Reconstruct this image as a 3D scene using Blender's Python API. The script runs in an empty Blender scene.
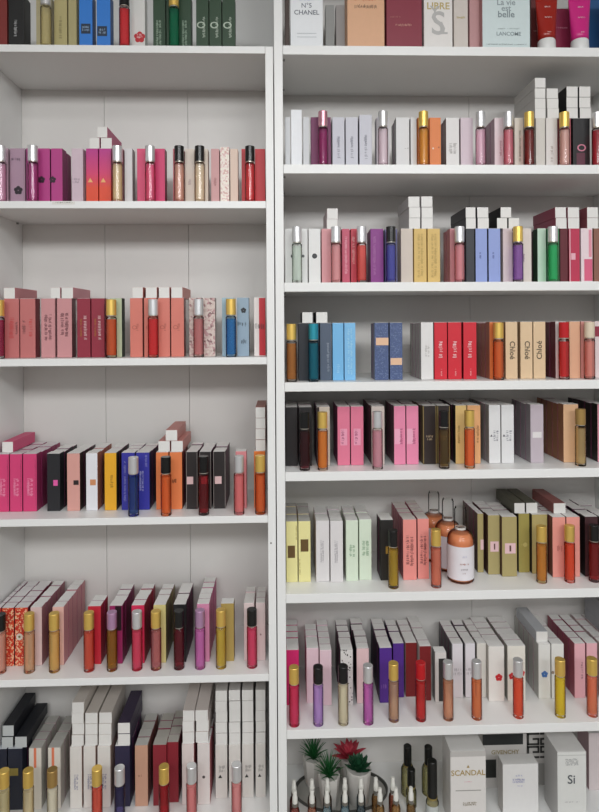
import bpy, bmesh, math, random
from mathutils import Vector, Matrix
random.seed(11)
S = bpy.context.scene
COL = S.collection

# ------------------------------------------------------------------ camera
F, CX, CY = 600.0, 299.5, 322.0
ZC, DIST = 1.56, 1.62
YAW, ROLL = 0.030, 0.006
fw = Vector((math.sin(YAW), math.cos(YAW), 0))
r0 = Vector((math.cos(YAW), -math.sin(YAW), 0)); u0 = Vector((0, 0, 1))
RT = r0 * math.cos(ROLL) - u0 * math.sin(ROLL)
UP = u0 * math.cos(ROLL) + r0 * math.sin(ROLL)
CAM = Vector((0, -DIST, ZC))
cd = bpy.data.cameras.new('camera'); cam = bpy.data.objects.new('camera', cd); COL.objects.link(cam)
cam.matrix_world = Matrix(((RT.x, UP.x, -fw.x, CAM.x), (RT.y, UP.y, -fw.y, CAM.y), (RT.z, UP.z, -fw.z, CAM.z), (0, 0, 0, 1)))
cd.sensor_fit = 'AUTO'; cd.sensor_width = 36; cd.lens = F / 812 * 36
cd.shift_y = -(406 - CY) / 812; cd.clip_start = .05
S.camera = cam

def at(px, py, Y):
    d = fw + RT * ((px - CX) / F) + UP * ((CY - py) / F)
    return CAM + d * ((Y - CAM.y) / d.y)

# ------------------------------------------------------------------ materials
MC = {}
def lin(h):
    c = [int(h[i:i + 2], 16) / 255 for i in (0, 2, 4)]
    return tuple((v / 12.92 if v <= .04045 else ((v + .055) / 1.055) ** 2.4) for v in c) + (1,)
def newmat(name):
    m = bpy.data.materials.new(name); m.use_nodes = True
    return m, m.node_tree, m.node_tree.nodes['Principled BSDF']
GAIN = 1.08
def card(h, rough=.5, gain=None):
    k = ('card', h, rough, gain)
    if k in MC: return MC[k]
    m, nt, b = newmat('card_' + h)
    g = GAIN if gain is None else gain
    c = [min(.86, v * g) for v in lin(h)[:3]] + [1]
    n = nt.nodes.new('ShaderNodeTexNoise'); n.inputs['Scale'].default_value = 60; n.inputs['Detail'].default_value = 2
    tc = nt.nodes.new('ShaderNodeTexCoord'); nt.links.new(tc.outputs['Object'], n.inputs['Vector'])
    mx = nt.nodes.new('ShaderNodeMixRGB'); mx.inputs[1].default_value = [v * .94 for v in c[:3]] + [1]; mx.inputs[2].default_value = c
    nt.links.new(n.outputs['Fac'], mx.inputs[0]); nt.links.new(mx.outputs[0], b.inputs['Base Color'])
    b.inputs['Roughness'].default_value = rough
    MC[k] = m; return m
def metal(h, rough=.25):
    k = ('metal', h, rough)
    if k in MC: return MC[k]
    m, nt, b = newmat('metal_' + h); b.inputs['Base Color'].default_value = lin(h)
    b.inputs['Metallic'].default_value = .65; b.inputs['Roughness'].default_value = rough
    MC[k] = m; return m
def plastic(h, rough=.3):
    k = ('plastic', h, rough)
    if k in MC: return MC[k]
    m, nt, b = newmat('plastic_' + h); b.inputs['Base Color'].default_value = lin(h)
    b.inputs['Roughness'].default_value = rough
    MC[k] = m; return m
def liquid(h, fac=.42):
    k = ('liq', h, fac)
    if k in MC: return MC[k]
    m, nt, b = newmat('liquid_' + h); c = list(lin(h))
    if max(c[:3]) > .3: c = [v + (1 - v) * .03 for v in c[:3]] + [1]
    b.inputs['Base Color'].default_value = [min(.92, v * 1.3 + .015) for v in c[:3]] + [1]
    b.inputs['Roughness'].default_value = .15
    t = nt.nodes.new('ShaderNodeBsdfTransparent'); mxv = max(c[:3]); t.inputs[0].default_value = [min(1, (v / mxv) ** .55) for v in c[:3]] + [1]
    x = nt.nodes.new('ShaderNodeMixShader'); x.inputs[0].default_value = fac
    nt.links.new(t.outputs[0], x.inputs[1]); nt.links.new(b.outputs[0], x.inputs[2])
    nt.links.new(x.outputs[0], nt.nodes['Material Output'].inputs[0])
    MC[k] = m; return m
def glass(ior=1.3):
    if ('glass', ior) in MC: return MC[('glass', ior)]
    m = bpy.data.materials.new('clear_glass'); m.use_nodes = True; nt = m.node_tree; nt.nodes.clear()
    o = nt.nodes.new('ShaderNodeOutputMaterial'); t = nt.nodes.new('ShaderNodeBsdfTransparent'); g = nt.nodes.new('ShaderNodeBsdfGlossy')
    t.inputs[0].default_value = (.98, .985, .98, 1); g.inputs['Roughness'].default_value = .08
    f = nt.nodes.new('ShaderNodeFresnel'); f.inputs['IOR'].default_value = ior
    x = nt.nodes.new('ShaderNodeMixShader'); nt.links.new(f.outputs[0], x.inputs[0]); nt.links.new(t.outputs[0], x.inputs[1]); nt.links.new(g.outputs[0], x.inputs[2])
    nt.links.new(x.outputs[0], o.inputs[0]); MC[('glass', ior)] = m; return m
def ramp_card(name, stops, axis=2, lo=0, hi=1):
    # printed gradient that belongs to the carton
    if name in MC: return MC[name]
    m, nt, b = newmat(name)
    tc = nt.nodes.new('ShaderNodeTexCoord'); sp = nt.nodes.new('ShaderNodeSeparateXYZ'); cr = nt.nodes.new('ShaderNodeValToRGB')
    nt.links.new(tc.outputs['Generated'], sp.inputs[0]); nt.links.new(sp.outputs[axis], cr.inputs[0]); nt.links.new(cr.outputs[0], b.inputs['Base Color'])
    cr.color_ramp.elements[0].position = stops[0][0]; cr.color_ramp.elements[0].color = lin(stops[0][1])
    cr.color_ramp.elements[1].position = stops[-1][0]; cr.color_ramp.elements[1].color = lin(stops[-1][1])
    for p, h in stops[1:-1]:
        e = cr.color_ramp.elements.new(p); e.color = lin(h)
    b.inputs['Roughness'].default_value = .45; MC[name] = m; return m
def pattern_card(name, cols, scale, thr=.5):
    if name in MC: return MC[name]
    m, nt, b = newmat(name)
    tc = nt.nodes.new('ShaderNodeTexCoord'); v = nt.nodes.new('ShaderNodeTexVoronoi'); v.inputs['Scale'].default_value = scale
    cr = nt.nodes.new('ShaderNodeValToRGB'); cr.color_ramp.interpolation = 'CONSTANT'
    nt.links.new(tc.outputs['Object'], v.inputs['Vector']); nt.links.new(v.outputs['Color'], cr.inputs[0]); nt.links.new(cr.outputs[0], b.inputs['Base Color'])
    cr.color_ramp.elements[0].color = lin(cols[0]); cr.color_ramp.elements[0].position = 0
    cr.color_ramp.elements[1].color = lin(cols[-1]); cr.color_ramp.elements[1].position = .82
    for i, c in enumerate(cols[1:-1]):
        e = cr.color_ramp.elements.new(thr + .13 * i); e.color = lin(c)
    MC[name] = m; return m
def melamine(name, h, seam=0):
    if name in MC: return MC[name]
    m, nt, b = newmat(name); b.inputs['Roughness'].default_value = .38
    n = nt.nodes.new('ShaderNodeTexNoise'); n.inputs['Scale'].default_value = 3
    mx = nt.nodes.new('ShaderNodeMixRGB'); c = lin(h); mx.inputs[1].default_value = [v * .97 for v in c[:3]] + [1]; mx.inputs[2].default_value = c
    tc = nt.nodes.new('ShaderNodeTexCoord'); nt.links.new(tc.outputs['Object'], n.inputs['Vector'])
    nt.links.new(n.outputs['Fac'], mx.inputs[0]); nt.links.new(mx.outputs[0], b.inputs['Base Color'])
    MC[name] = m; return m
WHITE = melamine('white_melamine', 'e9e9e7')
BACK = melamine('white_backboard', 'dddad6')

# ------------------------------------------------------------------ mesh helpers
def link(name, me, parent=None, loc=(0, 0, 0)):
    o = bpy.data.objects.new(name, me); COL.objects.link(o); o.location = loc
    if parent: o.parent = parent
    return o
def empty(name, loc, label, cat, group=None):
    o = link(name, None, None, loc); o.empty_display_size = .02
    o['label'] = label; o['category'] = cat
    if group: o['group'] = group
    return o
def box_bm(x0, x1, y0, y1, z0, z1, bev=0, bm=None, mi=0):
    bm = bm or bmesh.new()
    r = bmesh.ops.create_cube(bm, size=1)
    for v in r['verts']:
        v.co = Vector((x0 + (v.co.x + .5) * (x1 - x0), y0 + (v.co.y + .5) * (y1 - y0), z0 + (v.co.z + .5) * (z1 - z0)))
    fs = set(f for v in r['verts'] for f in v.link_faces)
    for f in fs: f.material_index = mi
    if bev:
        es = list(set(e for v in r['verts'] for e in v.link_edges))
        bmesh.ops.bevel(bm, geom=es, offset=bev, segments=2, affect='EDGES', profile=.5)
    return bm
def to_mesh(name, bm, mats, smooth=False):
    me = bpy.data.meshes.new(name); bmesh.ops.recalc_face_normals(bm, faces=bm.faces[:]); bm.to_mesh(me); bm.free()
    for m in mats: me.materials.append(m)
    if smooth:
        for p in me.polygons: p.use_smooth = True
    return me
def lathe(name, prof, mat, seg=24, smooth_angle=True):
    bm = bmesh.new(); rings = []
    for r, z in prof:
        if r < 1e-6: rings.append([bm.verts.new((0, 0, z))])
        else: rings.append([bm.verts.new((r * math.cos(2 * math.pi * k / seg), r * math.sin(2 * math.pi * k / seg), z)) for k in range(seg)])
    for a, b in zip(rings, rings[1:]):
        for k in range(seg):
            k2 = (k + 1) % seg
            if len(a) == 1 and len(b) == 1: continue
            if len(a) == 1: bm.faces.new((a[0], b[k2], b[k]))
            elif len(b) == 1: bm.faces.new((a[k], a[k2], b[0]))
            else: bm.faces.new((a[k], a[k2], b[k2], b[k]))
    bmesh.ops.recalc_face_normals(bm, faces=bm.faces[:])
    for f in bm.faces: f.smooth = True
    for e in bm.edges:
        if len(e.link_faces) == 2 and e.calc_face_angle(0) > .6: e.smooth = False
    me = bpy.data.meshes.new(name); bm.to_mesh(me); bm.free(); me.materials.append(mat); return me

TXT = {}
def text_mesh(s, size, mat, rot=0):
    k = (s, round(size, 5), mat.name, rot)
    if k in TXT: return TXT[k]
    c = bpy.data.curves.new('lettering', 'FONT'); c.body = s; c.size = size; c.align_x = 'CENTER'; c.align_y = 'CENTER'
    c.extrude = .0001; c.offset = size * .012; c.resolution_u = 3
    o = bpy.data.objects.new('lettering_tmp', c); COL.objects.link(o)
    dg = bpy.context.evaluated_depsgraph_get(); me = bpy.data.meshes.new_from_object(o.evaluated_get(dg))
    bpy.data.objects.remove(o)
    me.transform(Matrix.Rotation(math.pi / 2, 4, 'X') @ Matrix.Rotation(rot, 4, 'Z'))
    me.materials.clear(); me.materials.append(mat); TXT[k] = me; return me
def scrib_bm(w, h, rows=1, vertical=False, dens=1.0, seed=0):
    """illegible small print: rows of uneven thin strokes, centred at 0 in the XZ plane"""
    rnd = random.Random(seed); bm = bmesh.new()
    L, T = (h, w) if vertical else (w, h)
    rh = T / rows
    for r in range(rows):
        x = -L / 2; c = -T / 2 + rh * (r + .5)
        while x < L / 2 - .0008:
            sw = rnd.uniform(.0006, .0014); sh = rh * rnd.uniform(.45, .8); off = rnd.uniform(-.1, .1) * rh
            if rnd.random() < .8 * dens:
                a, b2, c0, c1 = x, min(x + sw, L / 2), c + off - sh / 2, c + off + sh / 2
                if vertical: box_bm(c0, c1, -.0001, .0001, -b2, -a, bm=bm)
                else: box_bm(a, b2, -.0001, .0001, c0, c1, bm=bm)
                if rnd.random() < .5:
                    cc = rnd.choice((c0, c1, (c0 + c1) / 2)); x2 = min(b2 + .0012, L / 2)
                    if vertical: box_bm(cc - .0004, cc + .0004, -.0001, .0001, -x2, -a, bm=bm)
                    else: box_bm(a, x2, -.0001, .0001, cc - .0004, cc + .0004, bm=bm)
            x += sw + rnd.uniform(.0006, .0014)
    return bm

def add_prints(root, prints, w, h, yf=0.0):
    """prints on the front face (local y = yf) of a carton whose base centre is the root's origin"""
    for i, p in enumerate(prints):
        k = p[0]; y = yf - .00035 - .00012 * i
        if k == 'patch':      # xf, zf (centre), w, h fraction, hex
            _, xf, zf, fw_, fh, hx = p
            bm = box_bm(-fw_ * w / 2, fw_ * w / 2, -.0002, .0002, -fh * h / 2, fh * h / 2)
            o = link('label', to_mesh('label', bm, [card(hx)]), root, ((xf - .5) * w, y, zf * h)); o['label'] = 'printed panel of another colour'
        elif k == 'disc':
            _, xf, zf, rr, hx = p; bm = bmesh.new()
            bmesh.ops.create_cone(bm, cap_ends=True, segments=16, radius1=rr * w, radius2=rr * w, depth=.0003, matrix=Matrix.Rotation(math.pi / 2, 4, 'X'))
            link('emblem', to_mesh('emblem', bm, [card(hx)]), root, ((xf - .5) * w, y, zf * h))
        elif k == 'flower':
            _, xf, zf, rr, hx = p; bm = bmesh.new()
            for a in range(5):
                t = a * 2 * math.pi / 5 + .3
                bmesh.ops.create_cone(bm, cap_ends=True, segments=10, radius1=rr * w * .5, radius2=rr * w * .5, depth=.0003,
                    matrix=Matrix.Translation((math.cos(t) * rr * w * .6, -.00002 * a, math.sin(t) * rr * w * .6)) @ Matrix.Rotation(math.pi / 2, 4, 'X'))
            link('emblem', to_mesh('emblem', bm, [card(hx)]), root, ((xf - .5) * w, y, zf * h))
        elif k == 'ring':
            _, xf, zf, rr, hx = p; bm = bmesh.new(); n = 20
            vs = [[bm.verts.new((math.cos(2 * math.pi * q / n) * rr * w * s, -.0001, math.sin(2 * math.pi * q / n) * rr * w * s * .8)) for q in range(n)] for s in (1, .68)]
            for q in range(n): bm.faces.new((vs[0][q], vs[0][(q + 1) % n], vs[1][(q + 1) % n], vs[1][q]))
            link('emblem', to_mesh('emblem', bm, [card(hx)]), root, ((xf - .5) * w, y, zf * h))
        elif k == 'tri':
            _, xf, zf, rr, hx = p; bm = bmesh.new()
            bmesh.ops.create_cone(bm, cap_ends=True, segments=3, radius1=rr * w, radius2=rr * w, depth=.0003, matrix=Matrix.Rotation(math.pi / 2, 4, 'X'))
            link('emblem', to_mesh('emblem', bm, [card(hx)]), root, ((xf - .5) * w, y, zf * h))
        elif k == 'text':     # string, xf, zf, size fraction of w, hex, rot
            _, s, xf, zf, sz, hx, rot = p
            link('lettering', text_mesh(s, sz * w, card(hx), rot), root, ((xf - .5) * w, y, zf * h))
        elif k == 'scrib':    # xf, zf, w frac, h frac, rows, vertical, hex
            _, xf, zf, fw_, fh, rows, ver, hx = p
            bm = scrib_bm(fw_ * w, fh * h, rows, ver, 1, int(xf * 100 + zf * 1000) + rows)
            link('lettering', to_mesh('lettering', bm, [card(hx)]), root, ((xf - .5) * w, y, zf * h))

ORD = ['', 'second', 'third', 'fourth', 'fifth', 'sixth']
def wc(s): return len(s.split())
LABELS = []
def chk(l):
    LABELS.append(l)
    if wc(l) > 16 or wc(l) < 4: print('LABEL LENGTH', wc(l), l)
    return l
def dup(root, loc, label, group, parts=('carton', 'top_flap')):
    r = root.copy(); COL.objects.link(r); r.location = loc; r['label'] = label; r['group'] = group
    for ch in list(root.children):
        if ch.name.split('.')[0] in parts:
            c = ch.copy(); COL.objects.link(c); c.parent = r
    return r

# ------------------------------------------------------------------ shelves state
CUR = {}
def shelf(name, z, H, d, py):
    CUR.update(name=name, z=z + .0005, H=H, d=d, py=py, D=DL if 'left' in name else DR)

DP = .0325
def card_mat(c):
    return c if not isinstance(c, str) else card(c)
PITCH = .0362
BH = bmesh.new(); BHM = []
def midx(m):
    if m not in BHM: BHM.append(m)
    return BHM.index(m)
def behind(x, y, w, dp, h, z, ms, mt):
    box_bm(x - w / 2, x + w / 2, y, y + dp, z, z + h - .0006, .0006, BH, midx(ms))
    box_bm(x - w / 2 + .0005, x + w / 2 - .0005, y + .0005, y + dp - .0005, z + h - .0006, z + h, 0, BH, midx(mt))
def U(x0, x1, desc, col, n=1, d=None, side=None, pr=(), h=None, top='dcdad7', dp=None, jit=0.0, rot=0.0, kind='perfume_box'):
    if dp and dp > .04: kind = 'perfume_carton'
    d = CUR['d'] if d is None else d; h = h or CUR['H']; z = CUR['z']; dp = dp or DP
    X0 = at(x0, CUR['py'], d).x; X1 = at(x1, CUR['py'], d).x
    w = X1 - X0 - .0006; cx = (X0 + X1) / 2
    lab = chk('%s, %s' % (desc, CUR['name']))
    grp = '%s, %s' % (desc, CUR['name'])
    root = empty(kind, (cx, d, z), lab, kind.replace('_', ' '), None)
    hb = h - .0006
    bm = box_bm(-w / 2, w / 2, 0, dp, 0, hb, .0006)
    bm.normal_update()
    for f in bm.faces:
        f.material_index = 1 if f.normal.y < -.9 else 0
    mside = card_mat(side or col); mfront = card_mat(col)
    link('carton', to_mesh('carton', bm, [mside, mfront]), root)
    bm = box_bm(-w / 2 + .0005, w / 2 - .0005, .0005, dp - .0005, hb, h, .0002)
    t = link('top_flap', to_mesh('top_flap', bm, [card(top)]), root)
    if n > 1 or top != col: t['label'] = 'pale top flap'
    if pr: add_prints(root, pr, w, h)
    n = min(n, int((CUR['D'] - .002 - d) / PITCH))
    for k in range(1, n):
        jx = random.uniform(-jit, jit); jy = random.uniform(0, .0012); jh = random.uniform(-.0035, -.0006)
        behind(cx + jx, d + k * PITCH + jy, w, dp, h + jh, z, mside, card(top))
    return root
LEV = {1: ['only'], 2: ['lower', 'upper'], 3: ['lowest', 'middle', 'topmost'], 4: ['lowest', 'second', 'third', 'topmost'], 5: ['lowest', 'second', 'middle', 'fourth', 'topmost']}
def LY(x0, x1, desc, side, n=1, d=None, end='dcdad6', base=0, length=.15, hh=.0305, support=None, jit=.0012):
    """cartons lying on their side across the tops of upright ones, square end towards the room"""
    d = CUR['d'] + .004 if d is None else d
    X0 = at(x0, CUR['py'] - 35, d).x; X1 = at(x1, CUR['py'] - 35, d).x
    w = X1 - X0 - .0008; cx = (X0 + X1) / 2; z0 = CUR['z'] + (support or CUR['H']) + base * hh
    first = None
    for k in range(n):
        lab = chk('%s, %s, %s' % (desc, LEV[n][k] + ' of its stack', CUR['name']) if n > 1 else '%s, %s' % (desc, CUR['name']))
        loc = (cx + (random.uniform(-jit, jit) if k else 0), d + (random.uniform(0, .003) if k else 0), z0 + k * hh)
        grp = 'lying boxes: %s, %s' % (desc, CUR['name'])
        if first is None:
            root = empty('perfume_box', loc, lab, 'perfume box', grp if n > 1 else None); first = root
            bm = box_bm(-w / 2, w / 2, .0006, length, 0, hh - .0004, .0006)
            link('carton', to_mesh('carton', bm, [card_mat(side)]), root)
            bm = box_bm(-w / 2 + .0004, w / 2 - .0004, 0, .0006, .0004, hh - .0008, .0002)
            t = link('end_flap', to_mesh('end_flap', bm, [card(end)]), root); t['label'] = 'pale square end flap'
        else:
            dup(first, loc, lab, grp, ('carton', 'end_flap'))

CAPS = {'silver': metal('dededf', .32), 'gold': metal('ecc668', .35), 'darkgold': metal('b8965a', .35), 'black': plastic('121212', .25),
        'pink': metal('d89aa8', .25), 'lilac': metal('c79cc4', .28), 'red': plastic('b8141c', .25), 'teal': metal('3aa0b4', .3), 'cream': plastic('d8c8b0', .35)}
BM = {}
def bottle_meshes():
    r = .0143
    g = lathe('glass_tube', [(0, 0), (r - .0012, 0), (r, .0012), (r, .108), (r - .003, .1115), (.0062, .1125), (.0062, .114), (0, .114)], glass(), 24)
    c = lathe('cap', [(0, .1147), (.0128, .1147), (.0135, .1152), (.0135, .157), (.0128, .158), (0, .158)], CAPS['silver'], 24)
    k = lathe('collar', [(.0064, .1126), (.0119, .1126), (.0119, .1146), (.0064, .1146)], metal('c8c4b8', .3), 24)
    l = lathe('liquid', [(0, .007), (.0115, .007), (.0129, .009), (.0129, .1045), (0, .1045)], liquid('ffffff'), 20)
    t = lathe('dip_tube', [(0, .009), (.0011, .009), (.0011, .1126), (0, .1126)], plastic('d8d8d8'), 6)
    return g, c, k, l
BMESH = bottle_meshes()
def B(x, cap, col, liq, extra='', d=.022, sc=1.0):
    if d == .022: d = {'fifth left shelf': .038, 'fourth left shelf': .017}.get(CUR['name'], d)
    X = at(x, CUR['py'], d).x
    lab = 'slim perfume bottle, %s cap, %s liquid%s, %s' % (cap if cap != 'darkgold' else 'dull gold', liq, (' ' + extra) if extra else '', CUR['name'])
    root = empty('perfume_bottle', (X, d, CUR['z']), chk(lab), 'perfume bottle', None)
    root.rotation_euler.z = random.uniform(0, 6)
    g, c, k, l = BMESH
    kk = ('cap', cap)
    if kk not in BM:
        m = c.copy(); m.materials.clear(); m.materials.append(CAPS[cap]); BM[kk] = m
    kl = ('liq', col)
    if kl not in BM:
        m = l.copy(); m.materials.clear(); m.materials.append(liquid(col)); BM[kl] = m
    link('glass_tube', g, root); link('liquid', BM[kl], root); link('collar', k, root)
    link('cap', BM[kk], root)['label'] = '%s cap' % cap
    sc = {'second left shelf': .965, 'second right shelf': .95, 'third right shelf': .97}.get(CUR['name'], 1)
    if sc != 1: root.scale = (sc, sc, sc)
    return root

# ------------------------------------------------------------------ the two bookcases
DL, DR = .265, .295
PY = 322
Xl1 = at(266.8, PY, 0).x; Xlp = at(274.6, PY, 0).x; Xrp = at(275.6, PY, 0).x; Xr0 = at(284.2, PY, 0).x
Xl0 = at(-20, PY, 0).x; Xr1 = at(650, PY, 0).x
def zat(x, y): return at(x, y, 0).z
LZ = [zat(133, y) for y in (45.3, 201, 358.2, 517.6, 677.2, 832)]
LT = [.020] * 6
RZ = [zat(442, y) for y in (46.5, 164.6, 282, 381.2, 470.2, 591.3, 726.2, 840)]
RTH = .0245

def bookcase(name, x0, x1, pw, zs, th, D, label, top=None, seams=(), top_h=None):
    root = empty('bookcase', ((x0 + x1) / 2, 0, 0), chk(label), 'bookcase')
    ox = (x0 + x1) / 2
    H = zs[0] if top is None else top
    for a, b in ((x0 - pw, x0), (x1, x1 + pw)):
        link('side_panel', to_mesh('side_panel', box_bm(a - ox, b - ox, 0, D + .004, 0, H, .0008), [WHITE]), root)
    for i, z in enumerate(zs):
        link('shelf', to_mesh('shelf', box_bm(x0 - ox + .0005, x1 - ox - .0005, 0, D - .0005, z - th, z, .0008), [WHITE]), root)
    if top: link('top_board', to_mesh('top_board', box_bm(x0 - ox + .0003, x1 - ox - .0003, 0, D, top - th, top, .0008), [WHITE]), root)
    ed = [x0] + list(seams) + [x1]
    for a, b in zip(ed, ed[1:]):
        link('back_panel', to_mesh('back_panel', box_bm(a - ox + .0006, b - ox - .0006, D, D + .004, .06, H, 0), [BACK]), root)
    link('plinth', to_mesh('plinth', box_bm(x0 - ox + .0005, x1 - ox - .0005, .015, .03, 0, zs[-1] - th - .0002, 0), [WHITE]), root)
    return root
pwL = Xlp - Xl1; pwR = Xr0 - Xrp
lb = bookcase('left', Xl0, Xl1, pwL, LZ, .0195, DL, 'white bookcase on the left whose top holds green and blue boxes',
    seams=(at(105.3, 300, DL).x, at(189.5, 400, DL).x))
rb = bookcase('right', Xr0, Xr1, pwR, RZ, RTH, DR, 'taller white bookcase on the right with closely spaced shelves', top=2.62,
    seams=(at(470, 300, DR).x,))
pinm = metal('9a9a98', .4)
def pin(parent, X, Y, Z, sgn):
    bm = bmesh.new(); bmesh.ops.create_cone(bm, cap_ends=True, segments=12, radius1=.0028, radius2=.0028, depth=.006, matrix=Matrix.Rotation(math.pi / 2, 4, 'Y'))
    link('shelf_pin', to_mesh('shelf_pin', bm, [pinm], True), parent, (X - parent.location.x + sgn * .003, Y, Z))
for z in RZ[:-1]:
    for Y in (.03, .24): pin(rb, Xr0, Y, z - RTH - .0032, 1)
for z in LZ[1:-1]:
    for Y in (.03, .225): pin(lb, Xl0, Y, z - .0195 - .0032, 1)
# cam-lock cap on the front edge of the left case's right panel
p = at(271, 543, 0)
bm = bmesh.new(); bmesh.ops.create_cone(bm, cap_ends=True, segments=12, radius1=.0022, radius2=.0022, depth=.001, matrix=Matrix.Rotation(math.pi / 2, 4, 'X'))
link('screw_cap', to_mesh('screw_cap', bm, [plastic('77756f')]), lb, (p.x - lb.location.x, -.0004, p.z))
# small printed strip on the edge of the second shelf
p0, p1 = at(52, 203, 0), at(75, 203, 0)
st = link('shelf_label', to_mesh('shelf_label', box_bm(0, p1.x - p0.x, -.0005, -.0001, -.004, .004), [card('d8d6d0')]), lb, (p0.x - lb.location.x, 0, LZ[1] - .0055))
st['label'] = 'tiny printed strip on the shelf edge'
link('lettering', to_mesh('lettering', scrib_bm(.05, .003, 1, False, .9, 5), [card('77756f')]), st, ((p1.x - p0.x) / 2, -.0007, 0.0015))

# room shell
def struct(name, bm, mat):
    o = link(name, to_mesh(name, bm, [mat])); o['kind'] = 'structure'; return o
struct('wall_back', box_bm(-3, 3, .305, .4, 0, 2.75), melamine('wall_paint', 'd8d8d6'))
struct('floor', box_bm(-3, 3, -4, .4, -.1, 0), melamine('floor_tile', '948c84'))
struct('ceiling', box_bm(-3, 3, -4, .4, 2.75, 2.85), melamine('ceiling_paint', 'e4e4e2'))
V = math.pi / 2
# ================================================================== LEFT, top of case
shelf('left bookcase top', LZ[0], .16, .05, 20)
SC = lambda hx, xf=.5, zf=.5, w=.3, h=.4, rows=1, ver=True: ('scrib', xf, zf, w, h, rows, ver, hx)
U(-7, 7, 'dark red box at the far left end', '7a2a26')
U(8.5, 24, 'black box with white lettering', '161616', pr=[SC('b8b8b8', .45, .42, .25, .3)], dp=.045)
U(36, 51, 'khaki box behind the silver capped bottle', 'b5ab86', d=.06)
B(46, 'silver', 'b8ae86', 'khaki')
U(54, 67, 'khaki box with faint upright lettering', 'b0a574', pr=[SC('8a8058', .5, .45, .3, .4)])
U(68.2, 76.5, 'narrow khaki box left of the blue pair', 'a89e72')
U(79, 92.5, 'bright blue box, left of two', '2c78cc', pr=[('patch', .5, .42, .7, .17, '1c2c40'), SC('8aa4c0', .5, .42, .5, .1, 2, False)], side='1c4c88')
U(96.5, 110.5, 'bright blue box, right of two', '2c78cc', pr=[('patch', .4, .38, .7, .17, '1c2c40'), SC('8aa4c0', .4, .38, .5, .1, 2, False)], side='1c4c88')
B(124.5, 'black', 'c4202c', 'bright red')
U(131.5, 145, 'white box with a red heart flower', 'd4d4d0', pr=[('flower', .6, .28, .4, 'b8242c'), SC('e8c0c0', .6, .3, .4, .08, 2, False)])
for i, (a, b, t) in enumerate(((153, 165.5, 'dark green box, leftmost behind emerald bottle'), (166.3, 178, 'dark green box, directly behind emerald bottle'), (179, 191, 'dark green box, right behind emerald bottle'))):
    U(a, b, t, '24402a', pr=[SC('9cb09c', .45, .35, .5, .45, 2)] if i != 1 else [])
B(174, 'gold', '0e6a50', 'emerald')
for i, (a, b, t) in enumerate(((196, 208.5, 'dark green box with oval logo, leftmost of three'), (209.3, 221.5, 'dark green box with oval logo, middle of three'), (222.3, 235, 'dark green box with oval logo, rightmost of three'))):
    U(a, b, t, '26402a', pr=[('ring', .4, .5, .34, 'b4c0b0'), SC('b4c0b0', .62, .45, .3, .38, 1)])

# ================================================================== LEFT, second
shelf('second left shelf', LZ[1], .155, .05, 175)
U(-6, 8, 'lilac box at the far left end', 'b89aa8')
B(1, 'silver', 'c9a0b4', 'pale lilac')
U(10, 25, 'greyish lilac box with black clover', 'a88a9c', pr=[('flower', .55, .25, .28, '241c24'), SC('5a4858', .4, .8, .6, .06, 1, False)])
U(26.3, 37, 'magenta box behind silver capped bottle', 'a83c80')
B(33, 'silver', '9a3a7a', 'magenta')
CL = ('flower', .3, .44, .28, '2c1024')
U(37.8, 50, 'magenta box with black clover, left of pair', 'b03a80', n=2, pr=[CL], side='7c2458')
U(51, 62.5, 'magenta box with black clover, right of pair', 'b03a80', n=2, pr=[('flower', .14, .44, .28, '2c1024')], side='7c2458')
U(71.5, 83, 'pale lilac box with grey mark', 'c9b4be', pr=[SC('a08c98', .4, .42, .6, .1, 2, False)])
GR = ramp_card('printed_fade_card', ((0, 'd8441c'), (.3, 'e04a2c'), (.55, 'd4386c'), (1, 'b42c86')))
for a, b, t in ((86, 98, 'pink fading to orange box, left of pair'), (99, 111, 'pink fading to orange box, right of pair')):
    U(a, b, t, GR, pr=[('tri', .35, .42, .25, 'e8b070')])
LY(89, 99.6, 'white ended box lying on pink orange pair, left', 'b04a70')
LY(100.6, 112, 'white ended box lying on pink orange pair, right', 'b04a70')
LY(97, 107.5, 'white ended box perched above two lying boxes', 'b04a70', base=1)
U(113.5, 123, 'dusty rose box behind cream bottle', 'b8707c')
B(117.5, 'silver', 'dccaa4', 'cream', 'beside the pink orange pair')
U(124.5, 132.5, 'slim white box left of hot pink boxes', 'd2cfd0', side='8a8484')
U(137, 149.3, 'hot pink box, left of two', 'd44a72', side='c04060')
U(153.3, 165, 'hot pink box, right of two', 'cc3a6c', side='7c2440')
B(150.3, 'silver', 'd85a84', 'hot pink')
U(173, 183.5, 'dull red box behind black capped bottle', 'b8505a')
B(179.3, 'black', 'd0ac9a', 'pale peach')
U(185, 194.5, 'cream box between black capped bottles', 'd8ccc0', pr=[SC('b09898', .5, .4, .4, .1)])
U(195.5, 208, 'cream box behind cream bottle', 'dccfc0')
B(199.8, 'black', 'dccab4', 'cream', 'left of the floral box')
U(211, 219.3, 'dusty pink box left of the floral box', 'c89898', pr=[SC('a06868', .5, .4, .4, .15)])
FLO = pattern_card('printed_pale_floral', ['ecdcd4', 'e0bcb8', 'f0e8dc', 'd8b0a8'], 220, .35)
U(220.2, 229.3, 'pale floral box between dusty pink and cream', FLO, h=.16)
U(230.2, 238, 'narrow cream box right of the floral box', 'd8c0b0')
U(241.5, 253.5, 'deep red box behind red bottle', 'b82830')
B(250, 'black', 'c83038', 'red')
U(255, 265.3, 'deep red box beside the bookcase divider', 'c43038')

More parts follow.
